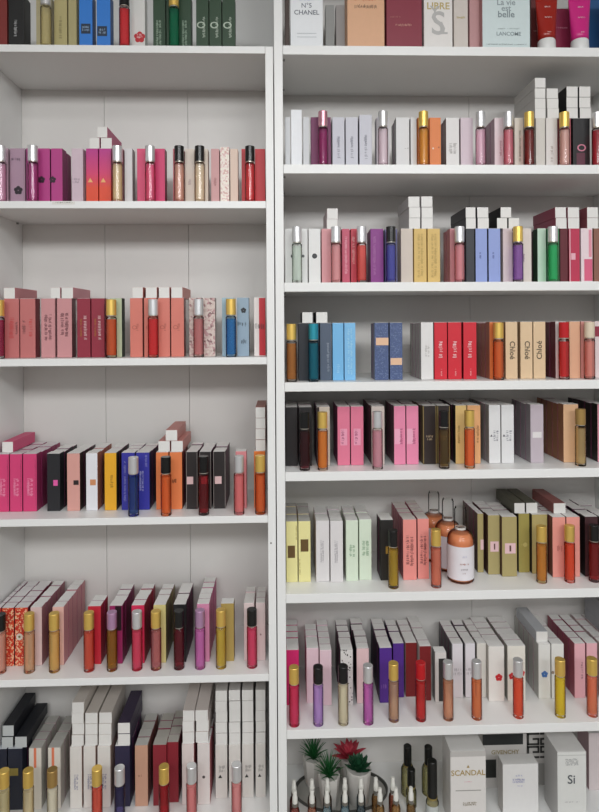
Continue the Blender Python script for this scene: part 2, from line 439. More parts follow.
# ================================================================== LEFT, third
shelf('third left shelf', LZ[2], .163, .05, 325)
B(-1, 'gold', '8a2a4a', 'dark magenta')
U(4, 19, 'terracotta pink box, left of pair', 'bc6e6c', pr=[SC('c03c3c', .5, .5, .4, .35), SC('6c3c3c', .85, .5, .2, .2)])
U(20, 35.5, 'terracotta pink box, right of pair', 'bc6e6c', pr=[SC('6c3c3c', .25, .5, .3, .25), SC('c03c3c', .7, .5, .3, .3)], side='7c3038')
LY(3.5, 15, 'box lying on the terracotta pink pair', 'b87478')
U(41, 55, 'dusty pink box with dark script, left of pair', 'c48a8c', pr=[SC('5c2c34', .5, .5, .6, .45, 2)])
U(57, 72, 'dusty pink box with dark script, right of pair', 'c48a8c', pr=[SC('5c2c34', .5, .55, .6, .4, 2)], side='5c2830')
LY(50.5, 60.3, 'box lying on dusty pink pair, left', 'c08088')
LY(61.3, 73.2, 'box lying on dusty pink pair, right', 'c08088')
U(77, 90.3, 'wine red box, left of pair', '8c2438', pr=[SC('d8b8b8', .62, .5, .3, .4), SC('a06820', .3, .5, .2, .3)])
U(91.3, 104.5, 'wine red box, right of pair', '8c2438', pr=[SC('d8b8b8', .62, .5, .3, .4), SC('a06820', .3, .5, .2, .3)])
B(111.3, 'gold', 'c85c20', 'orange')
U(110, 122, 'pale green box behind the orange bottle', 'b4c0a0', side='2c3a30')
for i, (a, b, w) in enumerate(((130, 142.6, 'leftmost'), (144, 156.6, 'second'), (158, 170, 'third'), (171, 184, 'rightmost'))):
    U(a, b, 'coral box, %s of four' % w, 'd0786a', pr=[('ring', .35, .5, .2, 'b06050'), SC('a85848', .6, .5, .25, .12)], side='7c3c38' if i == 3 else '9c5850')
for i, (a, b, w) in enumerate(((132, 143, 'leftmost'), (145.5, 157, 'second'), (158.6, 169.6, 'third'), (171, 182.6, 'rightmost'))):
    LY(a, b, 'white ended box lying on coral boxes, %s' % w, 'c07870')
B(153.2, 'silver', 'c81c24', 'red')
FL2 = pattern_card('printed_grey_floral', ['d4c4bc', 'c8b4ac', 'b89090', '8c6c6c'], 170, .5)
U(189, 201.5, 'flower printed pale box, left of pair', FL2, side='b0a49c')
U(203, 215.3, 'flower printed pale box, right of pair', FL2, side='b0a49c')
B(198.6, 'silver', 'b87c7c', 'dusty pink')
U(222, 234, 'pale blue box behind blue bottle', '9ab4c0')
B(231, 'gold', '1a6c9c', 'deep blue')
U(237, 249, 'grey blue box with black doodle', '8fa4b4', pr=[('flower', .55, .78, .22, '22262c'), SC('343c44', .45, .55, .8, .08, 1, False), SC('343c44', .6, .25, .5, .1, 1, False)], side='5c6c78')
U(254, 265.5, 'half white half red box by the divider', 'dcd4d0', pr=[('patch', .72, .5, .56, .98, 'c02430'), SC('2c2020', .5, .5, .8, .12, 1, False)])

# ================================================================== LEFT, fourth
shelf('fourth left shelf', LZ[3], .160, .065, 480)
for a, b, w in ((-4, 9, 'leftmost'), (9.8, 22.2, 'middle'), (23, 36.8, 'rightmost')):
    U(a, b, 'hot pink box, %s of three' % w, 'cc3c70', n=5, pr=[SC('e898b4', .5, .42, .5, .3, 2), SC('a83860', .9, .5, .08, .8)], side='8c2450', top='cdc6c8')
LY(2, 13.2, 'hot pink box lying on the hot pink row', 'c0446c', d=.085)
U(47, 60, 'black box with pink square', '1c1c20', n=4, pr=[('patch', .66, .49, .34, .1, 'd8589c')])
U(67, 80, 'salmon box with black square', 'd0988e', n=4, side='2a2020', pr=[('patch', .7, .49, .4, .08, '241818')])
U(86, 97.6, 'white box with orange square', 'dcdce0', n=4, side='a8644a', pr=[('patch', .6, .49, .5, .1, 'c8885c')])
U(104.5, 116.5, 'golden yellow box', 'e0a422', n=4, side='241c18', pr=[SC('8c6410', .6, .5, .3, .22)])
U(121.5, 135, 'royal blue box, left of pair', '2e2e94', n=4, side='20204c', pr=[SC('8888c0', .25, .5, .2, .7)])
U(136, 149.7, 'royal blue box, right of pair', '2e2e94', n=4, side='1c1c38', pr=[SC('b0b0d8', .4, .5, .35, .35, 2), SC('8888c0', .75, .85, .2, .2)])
B(133.5, 'silver', '2c4060', 'navy')
U(156, 168.6, 'orange box, left of pair', 'dc7c48', n=3, side='9c4c28', pr=[SC('2c1810', .75, .49, .45, .09, 1, False)])
U(169.6, 182.2, 'orange box, right of pair', 'dc7c48', n=3, side='7c3c28', pr=[SC('2c1810', .3, .49, .45, .09, 1, False)])
LY(158.2, 170, 'white ended box lying on orange pair, left', 'b87870')
LY(171, 183, 'white ended box lying on orange pair, right', 'b87870')
LY(165.5, 177.5, 'white ended box topping the orange pair stack', 'b87870', base=1)
B(166, 'black', 'd06c20', 'orange', 'before the orange pair')
for a, b, w in ((186, 197.6, 'leftmost'), (199.5, 211.3, 'middle'), (213.2, 225.6, 'rightmost')):
    U(a, b, 'black box with pale pink square, %s of three' % w, '221c1c', n=4, pr=[('patch', .35 if w == 'leftmost' else .4, .5, .55, .13, 'd8b8b8'), ('patch', .03, .5, .04, .98, '8c8480'), ('patch', .97, .5, .04, .98, '8c8480')])
B(203.7, 'black', '64181f', 'dark red')
U(235.6, 246.6, 'rose pink box behind pink bottle', 'd08488', side='b06870')
B(239, 'silver', 'd88484', 'pink')
U(254, 265.4, 'orange box under four lying boxes', 'd4742e', h=.16)
LY(255.6, 265.6, 'white ended box stacked on orange box', 'a87870', n=4, jit=.0004)
B(260.2, 'gold', 'd46c20', 'orange', 'by the divider')

# ================================================================== LEFT, fifth
shelf('fifth left shelf', LZ[4], .162, .065, 635)
RED = pattern_card('printed_red_pattern', ['c83020', 'd85028', 'e8b890', 'b02018'], 260, .45)
for a, b, w in ((-3.5, 1, 'leftmost'), (1.8, 14, 'middle'), (14.8, 28, 'rightmost')):
    U(a, b, 'red patterned box, %s of three' % w, RED, n=5, side='6c2430', top='d0cccc', pr=[('disc', .35, .5, .26, 'd4ccc0'), ('disc', .35, .5, .09, '6c6c3c')] if w == 'rightmost' else [])
U(30.5, 42, 'pinkish white box beside red patterned ones', 'd4bab8', n=5, side='9a6a70')
B(0.5, 'black', 'd8aa98', 'peach')
B(29.3, 'gold', 'd4b08c', 'pale apricot')
U(52.5, 64, 'pale pink box right of pinkish white', 'dcb0a6', n=5, side='b87c80', jit=.001)
B(54.3, 'gold', 'e0b86c', 'pale yellow')
U(88, 101, 'red box with one more behind', 'bc2436', n=2, side='981c34')
B(89, 'gold', 'd0583c', 'orange red')
U(109.5, 122.5, 'magenta and black box', '94205a', n=4, side='6c1040', pr=[('patch', .7, .78, .5, .42, '241018')], jit=.001)
B(112, 'lilac', '8c6820', 'olive brown')
U(131.5, 144.5, 'crimson box behind pink bottle', 'd02c54', n=4, side='8c1828', jit=.002)
B(137, 'silver', 'd84a70', 'pink', 'before the crimson box')
U(153.5, 166, 'pale yellow box', 'ccc080', n=4, side='7c7448', jit=.001)
B(156, 'gold', 'b06c70', 'mauve')
U(173.5, 186, 'black box with black sides', '1c1c1e', n=4, jit=.002)
B(179, 'black', '641426', 'wine red')
U(197, 209.5, 'orchid pink box', 'd088a8', n=5, side='b05078', jit=.001)
B(200, 'lilac', 'c87cb8', 'orchid')
U(221, 234, 'single dull gold box', 'a89050', side='7c6834')
B(221, 'gold', 'c8b040', 'yellow green')
U(244, 254.4, 'white pink box by divider, left of pair', 'dcc8c6', n=3, top='d0ccc8')
U(256, 265.4, 'white pink box by divider, right of pair', 'dcc8c6', n=3, top='d0ccc8', pr=[('disc', .5, .45, .1, 'a08080')])
B(252, 'black', 'd84874', 'hot pink')

# ================================================================== LEFT, sixth
shelf('sixth left shelf', LZ[5], .172, .085, 780)
for a, b, w in ((-2, 7, 'left'), (8, 22.5, 'right')):
    U(a, b, 'navy box with gold band, %s of pair' % w, '1c2030', n=2, top='b8bcc0', pr=[('patch', .35, .62, .72, .12, '8c7c3c')])
LY(1.5, 13.2, 'black box lying on navy pair at left', '1a1c22', n=2, end='b4b8b8')
LY(14.8, 27, 'black box lying on navy pair at right', '1a1c22', end='b4b8b8')
B(4, 'gold', 'd8ccA4', 'straw', 'at far left')
B(28.3, 'gold', 'd8caa8', 'straw', 'before the striped boxes')
B(52.3, 'darkgold', 'dcd4c4', 'clear')
U(29, 41.5, 'white box with orange stripe, left of pair', 'd4cec4', n=4, side='b8b4ac', top='a8a6a0', pr=[('patch', .5, .84, .2, .32, 'd87858')], jit=.001)
U(48, 60.7, 'white box with orange stripe, right of pair', 'd4cec4', n=4, side='b8b4ac', top='a8a6a0', pr=[('patch', .4, .84, .2, .32, 'd87858')], jit=.001)
for a, b, w in ((70, 82, 'leftmost'), (83.5, 95.7, 'middle'), (97.5, 110.6, 'rightmost')):
    U(a, b, 'white box with tiny lettering, %s of three' % w, 'd8d4ce', n=3, side='b89c90', pr=[SC('8888a0', .5, .42, .4, .25, 2)])
for a, b, n, w in ((71.5, 83.8, 4, 'left'), (85, 97.6, 3, 'middle'), (98.6, 111.5, 3, 'right')):
    LY(a, b, 'white box lying in %s stack on white uprights' % w, 'bcb4ac', n=n)
B(97, 'gold', 'd45c44', 'coral')
U(115, 130, 'dark indigo box under lying indigo boxes', '2a2640', n=4)
LY(117.8, 130.3, 'dark indigo box lying across indigo uprights', '32283e', n=2)
B(119.6, 'silver', '2e2a44', 'indigo')
U(135, 148, 'tan box', 'c0947c', n=4, side='7c5444', top='b4b2ac', pr=[SC('8c6450', .4, .5, .3, .05, 1, False)], jit=.0012)
U(153, 166.5, 'dark red box, left of pair', '84202c', n=4, top='a8a49c', jit=.0008)
U(167.3, 178.6, 'dark red box, right of pair', '84202c', n=4, top='a8a49c', side='5c1820', d=.095)
B(164, 'gold', '941c28', 'deep red')
U(182, 194.2, 'pale white box behind pink bottle', 'd8ccc8', n=3, side='b06868')
U(197.5, 210, 'pale white box with dark dot', 'd8d0cc', n=3, side='b06868', pr=[('disc', .5, .45, .12, '4c4444')])
LY(182.5, 194.4, 'white box lying left of the dot column', 'c8beb8', n=3)
LY(195.6, 208.4, 'white box lying over the dotted box', 'c8beb8', n=3)
B(191.5, 'silver', 'd48a8a', 'pink', 'before pale white boxes')
CUR['H'] = .153
for a, b, w in ((215.5, 227.3, 'leftmost'), (229, 240.6, 'second'), (242.2, 253.6, 'third'), (255.6, 265.6, 'rightmost')):
    U(a, b, 'white box with black triangle, %s of four' % w, 'd4d0ca', n=4, d=.105, pr=[('tri', .4, .4, .2, '1c1c1c'), SC('8c8884', .55, .55, .5, .14, 2, False)])
    LY(a, b, 'white box lying in the %s corner stack' % w, 'b8b4b0', n=5, d=.108, jit=.0005)
B(236.5, 'silver', 'd49494', 'rose', 'before the corner stacks')

# ================================================================== RIGHT, top
shelf('top right shelf', RZ[0], .19, .04, 25)
U(285, 289.5, 'narrow dark brown box beside the panel', '3c2c24', d=.03, dp=.09)
CHN = 'b0b4b8'
U(290.3, 323, 'large white box lettered CHANEL', 'dfe1e3', d=.025, dp=.065, h=.2, pr=[
    SC('b8bce0', .52, .69, .5, .05, 1, False), ('text', 'N°5', .5, .6, .2, '7c8088', 0), ('text', 'CHANEL', .5, .505, .2, '6c7078', 0),
    ('patch', .5, .22, .6, .006, CHN), ('patch', .5, .17, .6, .006, CHN)])
U(325.5, 334.5, 'grey box set back, left of two', 'b8bab8', d=.15)
U(336, 346.5, 'grey box set back, right of two', 'c4c0be', d=.15)
U(347.3, 384.5, 'large peach box with dark script', 'd4a582', d=.03, dp=.07, h=.2, pr=[SC('5c4430', .5, .61, .6, .06, 1, False), SC('c04838', .5, .71, .6, .05, 1, False)])
U(386.5, 422, 'large wine red box', '802638', d=.03, dp=.07, h=.2, pr=[SC('c08c7c', .5, .36, .5, .04, 1, False), SC('a05c58', .25, .47, .3, .03, 1, False)])
U(424, 452.5, 'white box with grey monogram and gold LIBRE', 'dcd8d4', d=.025, dp=.06, h=.2, pr=[('text', 'LIBRE', .5, .61, .34, 'b4a060', 0),
    ('text', 'S', .5, .36, 1.15, 'b0aeac', 0), ('text', 'Y', .38, .53, .55, 'b0aeac', 0), ('text', 'L', .68, .3, .6, 'b0aeac', 0)])
U(453.8, 468, 'cream box beside the monogram box', 'ccc4bc', d=.05, dp=.05, pr=[SC('b0a068', .5, .55, .6, .04, 1, False)])
U(469.5, 481, 'dusty pink box beside the cream box', 'b88c8c', d=.05, dp=.05)
U(482.3, 530, 'large pale mint box lettered La vie est belle', 'c9d6d6', d=.025, dp=.065, h=.2, side='a87c7c', pr=[
    ('text', 'La vie', .5, .67, .17, '8c989c', 0), ('text', 'est', .5, .59, .17, '8c989c', 0), ('text', 'belle', .5, .505, .19, '7c888c', 0),
    SC('a8b4b4', .55, .31, .45, .02, 1, False), ('text', 'LANCOME', .55, .235, .11, '8c989c', 0), SC('a8b0b0', .5, .09, .85, .02, 1, False)])
U(531, 545, 'dark maroon box behind the red tube', '5c1818', d=.085, pr=[SC('a88c80', .35, .45, .4, .02, 1, False)])
U(553, 571, 'dark crimson box between the tubes', '84183e', d=.085, pr=[('patch', .45, .9, .8, .22, 'a8a8a4'), SC('c07c90', .5, .5, .6, .03, 1, False)])
U(586, 602, 'deep blue box right of the pink tube', '164878', d=.085)
def TUBE(x, col, desc, d=.035):
    X = at(x, 30, d).x; z = CUR['z']
    root = empty('lotion_tube', (X, d, z), chk(desc + ', ' + CUR['name']), 'lotion tube', 'lotion tubes on the top right shelf')
    link('cap', lathe('cap', [(0, 0), (.0235, 0), (.0245, .002), (.0235, .031), (.0215, .034), (0, .034)], plastic('dcdcda', .35), 28), root)['label'] = 'white screw cap'
    bm = bmesh.new(); n = 28; rings = []
    for k in range(9):
        t = k / 8; zz = .0345 + t * .12; rx = .0235 + t * .008; ry = .0215 * (1 - t) + .0014 * t
        rings.append([bm.verts.new((rx * math.cos(2 * math.pi * q / n), ry * math.sin(2 * math.pi * q / n), zz)) for q in range(n)])
    for a, b in zip(rings, rings[1:]):
        for q in range(n): bm.faces.new((a[q], a[(q + 1) % n], b[(q + 1) % n], b[q]))
    bm.faces.new(rings[0][::-1]); bm.faces.new(rings[-1])
    link('tube_body', to_mesh('tube_body', bm, [plastic(col, .3)], True), root)
    for zz, w, rows in ((.094, .026, 2), (.126, .022, 2), (.05, .014, 1)):
        tt = (zz - .0345) / .12; yy = -(.0215 * (1 - tt) + .0014 * tt) - .0006
        o = link('lettering', to_mesh('lettering', scrib_bm(w * .75, .0045, rows, False, 1, int(zz * 1000)), [card('e0c4c4')]), root, (0, yy, zz))
        o.rotation_euler.x = -.165
TUBE(546.5, '961c10', 'deep red lotion tube standing on white cap')
TUBE(579.5, 'c8247c', 'hot pink lotion tube standing on white cap')
TUBE(610, '2484c8', 'blue lotion tube at the right edge')

# ================================================================== RIGHT, second
shelf('second right shelf', RZ[1], .145, .05, 140)
U(285.2, 290.3, 'narrow grey white box beside the panel', 'c8cacc')
U(291, 302, 'tall plain white box', 'e2e4ea', h=.165)
U(303, 309.3, 'narrow grey white box left of purple bottle', 'c8cacc')
U(311, 331, 'wide dark purple box behind purple bottle', '6c1c50')
B(323, 'pink', '90306c', 'purple', d=.024)
for a, b, w, h in ((332.3, 344.6, 'leftmost', .145), (345.6, 358, 'middle', .145), (359.3, 372, 'rightmost', .152)):
    U(a, b, 'pale grey box with small print, %s of three' % w, 'c2c2ca', n=2, h=h, side='90909a', pr=[SC('7c7c88', .5, .4, .3, .45)])
U(376.5, 389.5, 'pale grey box behind blush bottle', 'c8c4c8')
B(383, 'silver', 'dccad0', 'blush')
U(396, 409.4, 'white box left of the orange boxes', 'd4d4d4', n=2, side='8c8c8c', pr=[SC('8c8c88', .8, .4, .3, .02, 1, False)])
U(410.6, 416.8, 'narrow white box touching the orange boxes', 'd4d4d4')
U(417.6, 428.8, 'orange box behind amber bottle', 'd07a30')
U(429.6, 441, 'orange box right of amber bottle', 'd87c40', pr=[('disc', .3, .4, .08, 'e0d4c4'), ('disc', .8, .42, .08, 'a85c30')])
B(423.5, 'gold', 'd09c34', 'amber')
U(446, 459.3, 'white box with grey monogram', 'dad8d6', n=2, side='6c5c58', pr=[SC('9c9894', .5, .4, .6, .2, 2)])
U(460.6, 473, 'pale mauve box', 'ccbcc4')
B(480.5, 'silver', 'dcb4c4', 'pale pink', 'beside the mauve box')
U(494.5, 503.5, 'blush white box with lilac side', 'deccd0', n=3, side='a88c98', pr=[SC('b07c88', .7, .4, .25, .3)])
B(508.5, 'silver', 'd07c8a', 'rose')
U(514.6, 523.4, 'cream box with upright lettering', 'd4ccc0', pr=[SC('8c8478', .6, .45, .3, .6)])
B(529.2, 'gold', '74302c', 'dark brown')
U(535.8, 545.2, 'grey white box under tall lying stack', 'ccc8c0', n=3, side='908c84')
U(546, 557.5, 'white box under shorter lying stack', 'd8d4d0', n=3, pr=[SC('b0a49c', .5, .3, .3, .3)])
LY(534.8, 545.8, 'white box lying in the taller stack', 'b4b2ae', n=4, jit=.0006, hh=.0288)
LY(547.2, 559, 'white box lying in the shorter white stack', 'b4b2ae', n=3, jit=.0006, hh=.0288)
U(559.6, 571, 'dull red box behind pale gold capped bottle', 'a04c54', n=3)
B(564.5, 'gold', 'd8b8ae', 'pale pink', 'left of black box')
U(573, 590, 'black box with pink ring', '1c1a1c', n=3, pr=[('ring', .5, .42, .26, 'c87c90'), ('patch', .45, .17, .5, .3, '5c2c3c')])
LY(566.4, 578, 'white ended black box in left dark stack', '1c1c1e', n=3)
LY(579.6, 591.2, 'white ended black box in right dark stack', '1c1c1e', n=3)
B(597, 'silver', '84202c', 'dark red')

# ================================================================== RIGHT, third
shelf('third right shelf', RZ[2], .153, .05, 255)
OV = ('disc', .5, .5, .22, '343638')
U(284.9, 295.5, 'white box with oval emblem beside the panel', 'd8d8d6', pr=[('disc', .75, .5, .2, '343638')])
B(297, 'silver', 'ccd4cc', 'clear')
U(297.5, 307.6, 'white box behind the clear bottle', 'd4d4d2', pr=[('disc', .55, .5, .15, '5c5e60')])
U(308.6, 320.6, 'white box with dark oval emblem', 'dcdcda', pr=[OV], side='b4b4b2')
U(321.6, 331.2, 'dusty pink box left of pink bottle', 'cc9094', n=3)
U(332, 341, 'pale pink box behind pink bottle', 'd4a4a4', n=3)
LY(326.6, 337.8, 'white ended box lying on the pink boxes', 'c4b0b2', n=2, d=.07)
B(336, 'silver', 'dca8aa', 'pale pink')
U(342, 349.8, 'deep rose box', 'bc5068', pr=[SC('e0a8b4', .5, .5, .4, .7)])
U(350.8, 360, 'rose red box behind coral bottle', 'bc3c4c', pr=[SC('e0a0a0', .3, .6, .4, .5)])
B(361.6, 'silver', 'd45c54', 'coral')
U(370.5, 383.6, 'purple box', '823080', side='5c1c58', n=2, pr=[SC('a868a4', .3, .5, .3, .7)])
U(385, 397.5, 'slate blue box behind violet bottle', '5c5c84', d=.06)
B(391, 'black', '50509a', 'violet blue')
U(401, 413, 'pale grey box left of gold pair', 'c8bcb0', n=4)
U(414, 426.6, 'gold box, left of pair', 'd0b068', n=2, pr=[SC('b09450', .5, .5, .5, .8, 2)])
U(427.6, 440.2, 'gold box, right of pair', 'd0b068', n=2, pr=[SC('b09450', .5, .5, .5, .8, 2)])
LY(408.8, 420.4, 'white box lying above gold pair, left stack', 'b8b4b4', n=3)
LY(421.4, 433, 'white box lying above gold pair, right stack', 'b8b4b4', n=3)
U(450, 462, 'dusty rose box behind pink bottle', 'bc8084', n=2)
B(459.6, 'silver', 'dc9ca2', 'pink')
U(466, 474.6, 'black box left of periwinkle pair', '2c2e34', n=3)
U(475.5, 487.3, 'periwinkle box, left of pair', '8c9cd0', n=3, side='24262c', pr=[SC('4c5890', .4, .5, .2, .12)])
U(488.5, 500.5, 'periwinkle box, right of pair', '8c9cd0', n=3, side='24262c', pr=[SC('4c5890', .4, .5, .2, .12)])
LY(465.8, 476, 'dark box lying at the left over periwinkle', '3c3c40', n=2)
LY(477.4, 489, 'dark box lying in the middle over periwinkle', '3c3c40', n=2)
LY(496.8, 507.4, 'black box lying right of periwinkle, left one', '1c1c1e')
LY(508.4, 519.4, 'black box lying right of periwinkle, right one', '1c1c1e')
LY(500.5, 511.5, 'black box topping the two black lying ones', '1c1c1e', base=1)
U(503, 512.6, 'mauve white box left of lilac bottle', 'ccbcbe', n=2)
B(518, 'gold', '9464a8', 'lilac')
U(521.5, 531.6, 'cream white box right of lilac bottle', 'd4c8c0', n=2, pr=[SC('8c5c8c', .2, .45, .3, .15)])
U(537.5, 546.2, 'pale green box with dark side', 'b8d0bc', n=3, side='1c3c24')
U(547.3, 559.4, 'green box behind the green bottle', '347a50', n=3)
B(553, 'silver', '1aa868', 'bright green')
U(560.2, 567.8, 'narrow maroon box right of green bottle', '5c1420', n=3)
U(568.8, 579.8, 'raspberry box', 'b42c4c', n=3, side='5c1420', pr=[('patch', .1, .5, .08, .98, 'd8b0b8'), ('patch', .4, .48, .4, .12, 'dca8b4')])
LY(555.6, 566.8, 'maroon box lying over green boxes', '8c3c50', n=2)
LY(567.8, 579.6, 'maroon box lying over raspberry box', '8c3c50', n=2)
U(581, 592.6, 'white and pink box', 'dfccd0', n=2, pr=[('patch', .62, .23, .7, .4, 'd05c7c'), ('patch', .8, .72, .25, .5, 'd88c9c')])
LY(587, 598.4, 'white ended box lying over white pink box', '8c4c54', n=2)
U(594, 606, 'brown box at the right edge', '84594a', n=2)

# ================================================================== RIGHT, fourth
shelf('fourth right shelf', RZ[3], .160, .045, 352)
B(291.5, 'gold', 'a86e22', 'dark amber')
U(298.5, 308.8, 'black box left of teal bottle', '1c2028', n=2)
U(309.6, 319, 'dark slate box behind teal bottle', '2c3644', n=2)
U(320, 331.6, 'grey blue box right of teal bottle', '4c586a', n=2, pr=[SC('8c94a0', .7, .4, .25, .5)])
LY(302, 312.8, 'white ended dark box lying over black box', '24282c')
LY(316, 327.6, 'white ended dark box lying over grey blue box', '24282c')
B(313.5, 'teal', '0c6a78', 'teal')
U(332.6, 343.6, 'sky blue box, left of pair', '70b0dc', pr=[SC('9cccec', .5, .2, .4, .15)])
U(344.4, 355.6, 'sky blue box, right of pair', '78b4de', pr=[SC('a0d0f0', .5, .5, .5, .8, 2)])
DEN = pattern_card('printed_denim', ['4c5c86', '54648c', '44547c', '687898'], 420, .3)
U(374.5, 388.6, 'denim print box with high peach tag', DEN, n=2, side='6c7080', pr=[('patch', .55, .67, .9, .13, 'dcb494')])
U(389.8, 402.6, 'denim print box with low peach tag', DEN, n=2, side='54607c', pr=[('patch', .5, .32, .9, .12, 'dcb494')])
U(421, 433.4, 'white box left of the red row', 'd8d6d4', n=4, side='a09c98', pr=[SC('b0aca8', .5, .5, .4, .2, 2)])
WR = [SC('f0d8d8', .5, .52, .4, .28, 1), SC('e8a8a8', .55, .12, .15, .12)]
for a, b, w in ((434.3, 447.2, 'leftmost'), (448, 461.6, 'middle'), (463.4, 476.6, 'rightmost')):
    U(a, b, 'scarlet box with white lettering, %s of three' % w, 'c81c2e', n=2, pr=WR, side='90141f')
U(489.5, 501.4, 'burnt orange box behind orange bottle', 'cc703a', n=4, side='9c5c48')
B(498.5, 'gold', 'd07028', 'orange')
CH = [('text', 'Chloé', .55, .5, .62, '3c3428', -V)]
U(505.5, 517.6, 'beige box lettered Chloé, leftmost of three', 'd6ba96', n=2, side='a88c6c', pr=CH)
U(520.4, 532.6, 'beige box lettered Chloé, middle of three', 'd6ba96', n=2, side='a88c6c', pr=CH)
U(533.4, 545.6, 'beige box lettered Chloé, rightmost of three', 'd6ba96', n=2, side='a88c6c', pr=[('text', 'Chloé', .5, .5, .62, '3c3428', V)])
U(555.5, 566, 'pale box with maroon side', 'd0c8c4', n=3, side='5c1c24')
B(564, 'red', 'c01818', 'red')
U(569.5, 580.2, 'peach box right of red bottle', 'd8a888')
U(581, 592, 'salmon box behind pale pink bottle', 'cc9088')
B(589.5, 'cream', 'd49488', 'pale pink')
U(595, 607, 'pale pink box with maroon band', 'd8c8c8', pr=[('patch', .4, .82, .8, .18, '8c2c40')])

# ================================================================== RIGHT, fifth
shelf('fifth right shelf', RZ[4], .166, .068, 440)
U(285.6, 297.6, 'black box beside the panel', '1c1819', n=4)
U(298.8, 312, 'black box behind the black bottle', '1a1718', n=4)
B(304.6, 'black', '2e1418', 'black')
U(316.8, 330, 'beige box with dark side', 'c8bcac', n=4, side='2c2c30', pr=[('patch', .1, .5, .18, .98, '241c1c')])
B(322.6, 'gold', 'd0822a', 'orange', 'left of pink pair')
PK = [('patch', .5, .48, .55, .28, 'e098b0'), SC('8c3458', .4, .48, .3, .24)]
U(337.5, 350, 'rose pink box, left of first pair', 'd8748f', n=4, side='7c4458', pr=PK)
U(350.8, 363.6, 'rose pink box, right of first pair', 'd8748f', n=4, side='7c4458', pr=PK)
U(371.5, 384.6, 'pale silver box with dark side', 'ccc0b8', n=5, side='4c4038')
B(377.5, 'silver', 'c0909c', 'mauve pink')
PK2 = [('patch', .3, .48, .5, .26, 'eca4bc'), SC('9c4468', .62, .48, .3, .26)]
U(394, 405.6, 'light pink box, left of second pair', 'e084a4', n=4, side='5c4c4c', pr=PK2)
U(406.4, 418.6, 'light pink box, right of second pair', 'e084a4', n=4, side='5c4c4c', pr=PK2)
GE = [('patch', .03, .5, .05, .98, '8c7848'), ('patch', .97, .5, .05, .98, '8c7848'), SC('b09c80', .5, .45, .5, .1, 2, False)]
U(423, 436.6, 'black box with gold edges, left of pair', '261a18', n=4, side='6c5c44', pr=GE)
U(437.4, 450, 'black box with gold edges, right of pair', '261a18', n=4, side='241c18', pr=GE)
B(444, 'black', '54462c', 'dark olive')
U(455.5, 466.6, 'yellow beige box with black side', 'd8b878', n=5, side='2c2620', pr=[SC('8c6c30', .3, .5, .25, .3)])
U(467.4, 480.6, 'peach orange box', 'dca470', n=5, side='9c6c40', pr=[SC('8c5c30', .8, .5, .2, .3)])
B(469.5, 'gold', 'd47034', 'orange', 'before the peach box')
WL = [('tri', .2, .47, .12, '44444c'), SC('70707c', .6, .47, .5, .18, 2)]
U(489, 500.6, 'white box with grey print, left of pair', 'd8d8d8', n=5, side='9c9c9c', pr=WL)
U(501.4, 514, 'white box with grey print, right of pair', 'd8d8d8', n=5, side='9c9c9c', pr=WL)
U(530.5, 543.6, 'greyish lilac box', 'b8acb4', n=4, side='8c8488', pr=[('patch', .5, .48, .7, .1, 'd8d4d4')])
U(563.5, 578.4, 'tan box at the head of a long column', 'd8ae88', n=5, side='8c5c40')
B(580.5, 'darkgold', 'b8a070', 'olive beige', d=.03)
U(597.5, 609.5, 'pink fronted black box at the right edge', 'c88c98', n=5, side='1a1a18')

# ================================================================== RIGHT, sixth
shelf('sixth right shelf', RZ[5], .172, .074, 545)
U(286.2, 297.6, 'pale yellow box with brown label, left of pair', 'e0d898', n=5, top='b0aea8', pr=[('patch', .45, .5, .65, .2, '604824'), SC('a89c5c', .9, .8, .12, .25)])
U(298.4, 310.6, 'pale yellow box with brown label, right of pair', 'e0d898', n=5, top='b0aea8', pr=[('patch', .5, .6, .65, .2, '604824'), SC('a89c5c', .1, .25, .12, .25)])
U(316, 329.4, 'plain white box, left of pair', 'd4d0d0', n=4, jit=.0004, pr=[SC('a09ca0', .45, .5, .3, .36, 2)])
U(330.4, 343, 'plain white box, right of pair', 'd4d0d0', n=4, d=.069, pr=[SC('a09ca0', .45, .5, .3, .36, 2)])
U(346, 358.2, 'pale green box, left of pair', 'd0dcc8', n=4, pr=[SC('7c9c7c', .5, .5, .5, .2, 2)])
U(359.2, 371.5, 'pale green box, right of pair', 'd0dcc8', n=4, d=.08, pr=[SC('7c9c7c', .5, .52, .6, .25, 2)])
U(380.5, 393.4, 'black box with gold band', '1e1b19', n=2, top='dcdad6', pr=[('patch', .7, .5, .6, .12, 'a07c30')])
B(393.2, 'black', 'b0941c', 'olive yellow', d=.03)
CO = [SC('6c3434', .5, .48, .6, .5, 2)]
U(403, 416.6, 'coral pink box, left of pair', 'e28e86', n=5, side='a05058', pr=CO, top='ccc4be')
U(417.6, 429, 'coral pink box, right of pair', 'e28e86', n=5, side='a05058', pr=CO, top='ccc4be', d=.079)
B(436, 'gold', 'dc8468', 'salmon', d=.03)
OL = [('patch', .55, .47, .72, .17, 'dcb8bc'), ('patch', .55, .47, .12, .1, '5c3c34')]
U(477.5, 483.6, 'olive gold box, leftmost of three', 'a49664', n=4, side='4c3428', d=.116, pr=[('patch', .75, .47, .5, .17, 'dcb8bc')])
U(488, 499.8, 'olive gold box, middle of three', 'a49664', n=4, side='4c3428', d=.1, pr=OL)
U(502, 517, 'olive gold box, rightmost of three', 'a49664', n=4, side='4c3428', d=.084, pr=OL)
U(518.6, 529.6, 'olive box with gold print', '9c904c', n=4, side='3c3428', d=.11, pr=[('disc', .6, .47, .2, 'b8ac68'), SC('b8ac68', .3, .47, .3, .06, 1, False)])
U(532, 547.4, 'olive box behind the amber bottle', 'ac9c64', n=4, side='3c3428', d=.1)
LY(514.2, 525, 'dark olive box lying on olive boxes, left', '4c4a3c', d=.112)
LY(526, 537.6, 'dark olive box lying on olive boxes, right', '4c4a3c', d=.112)
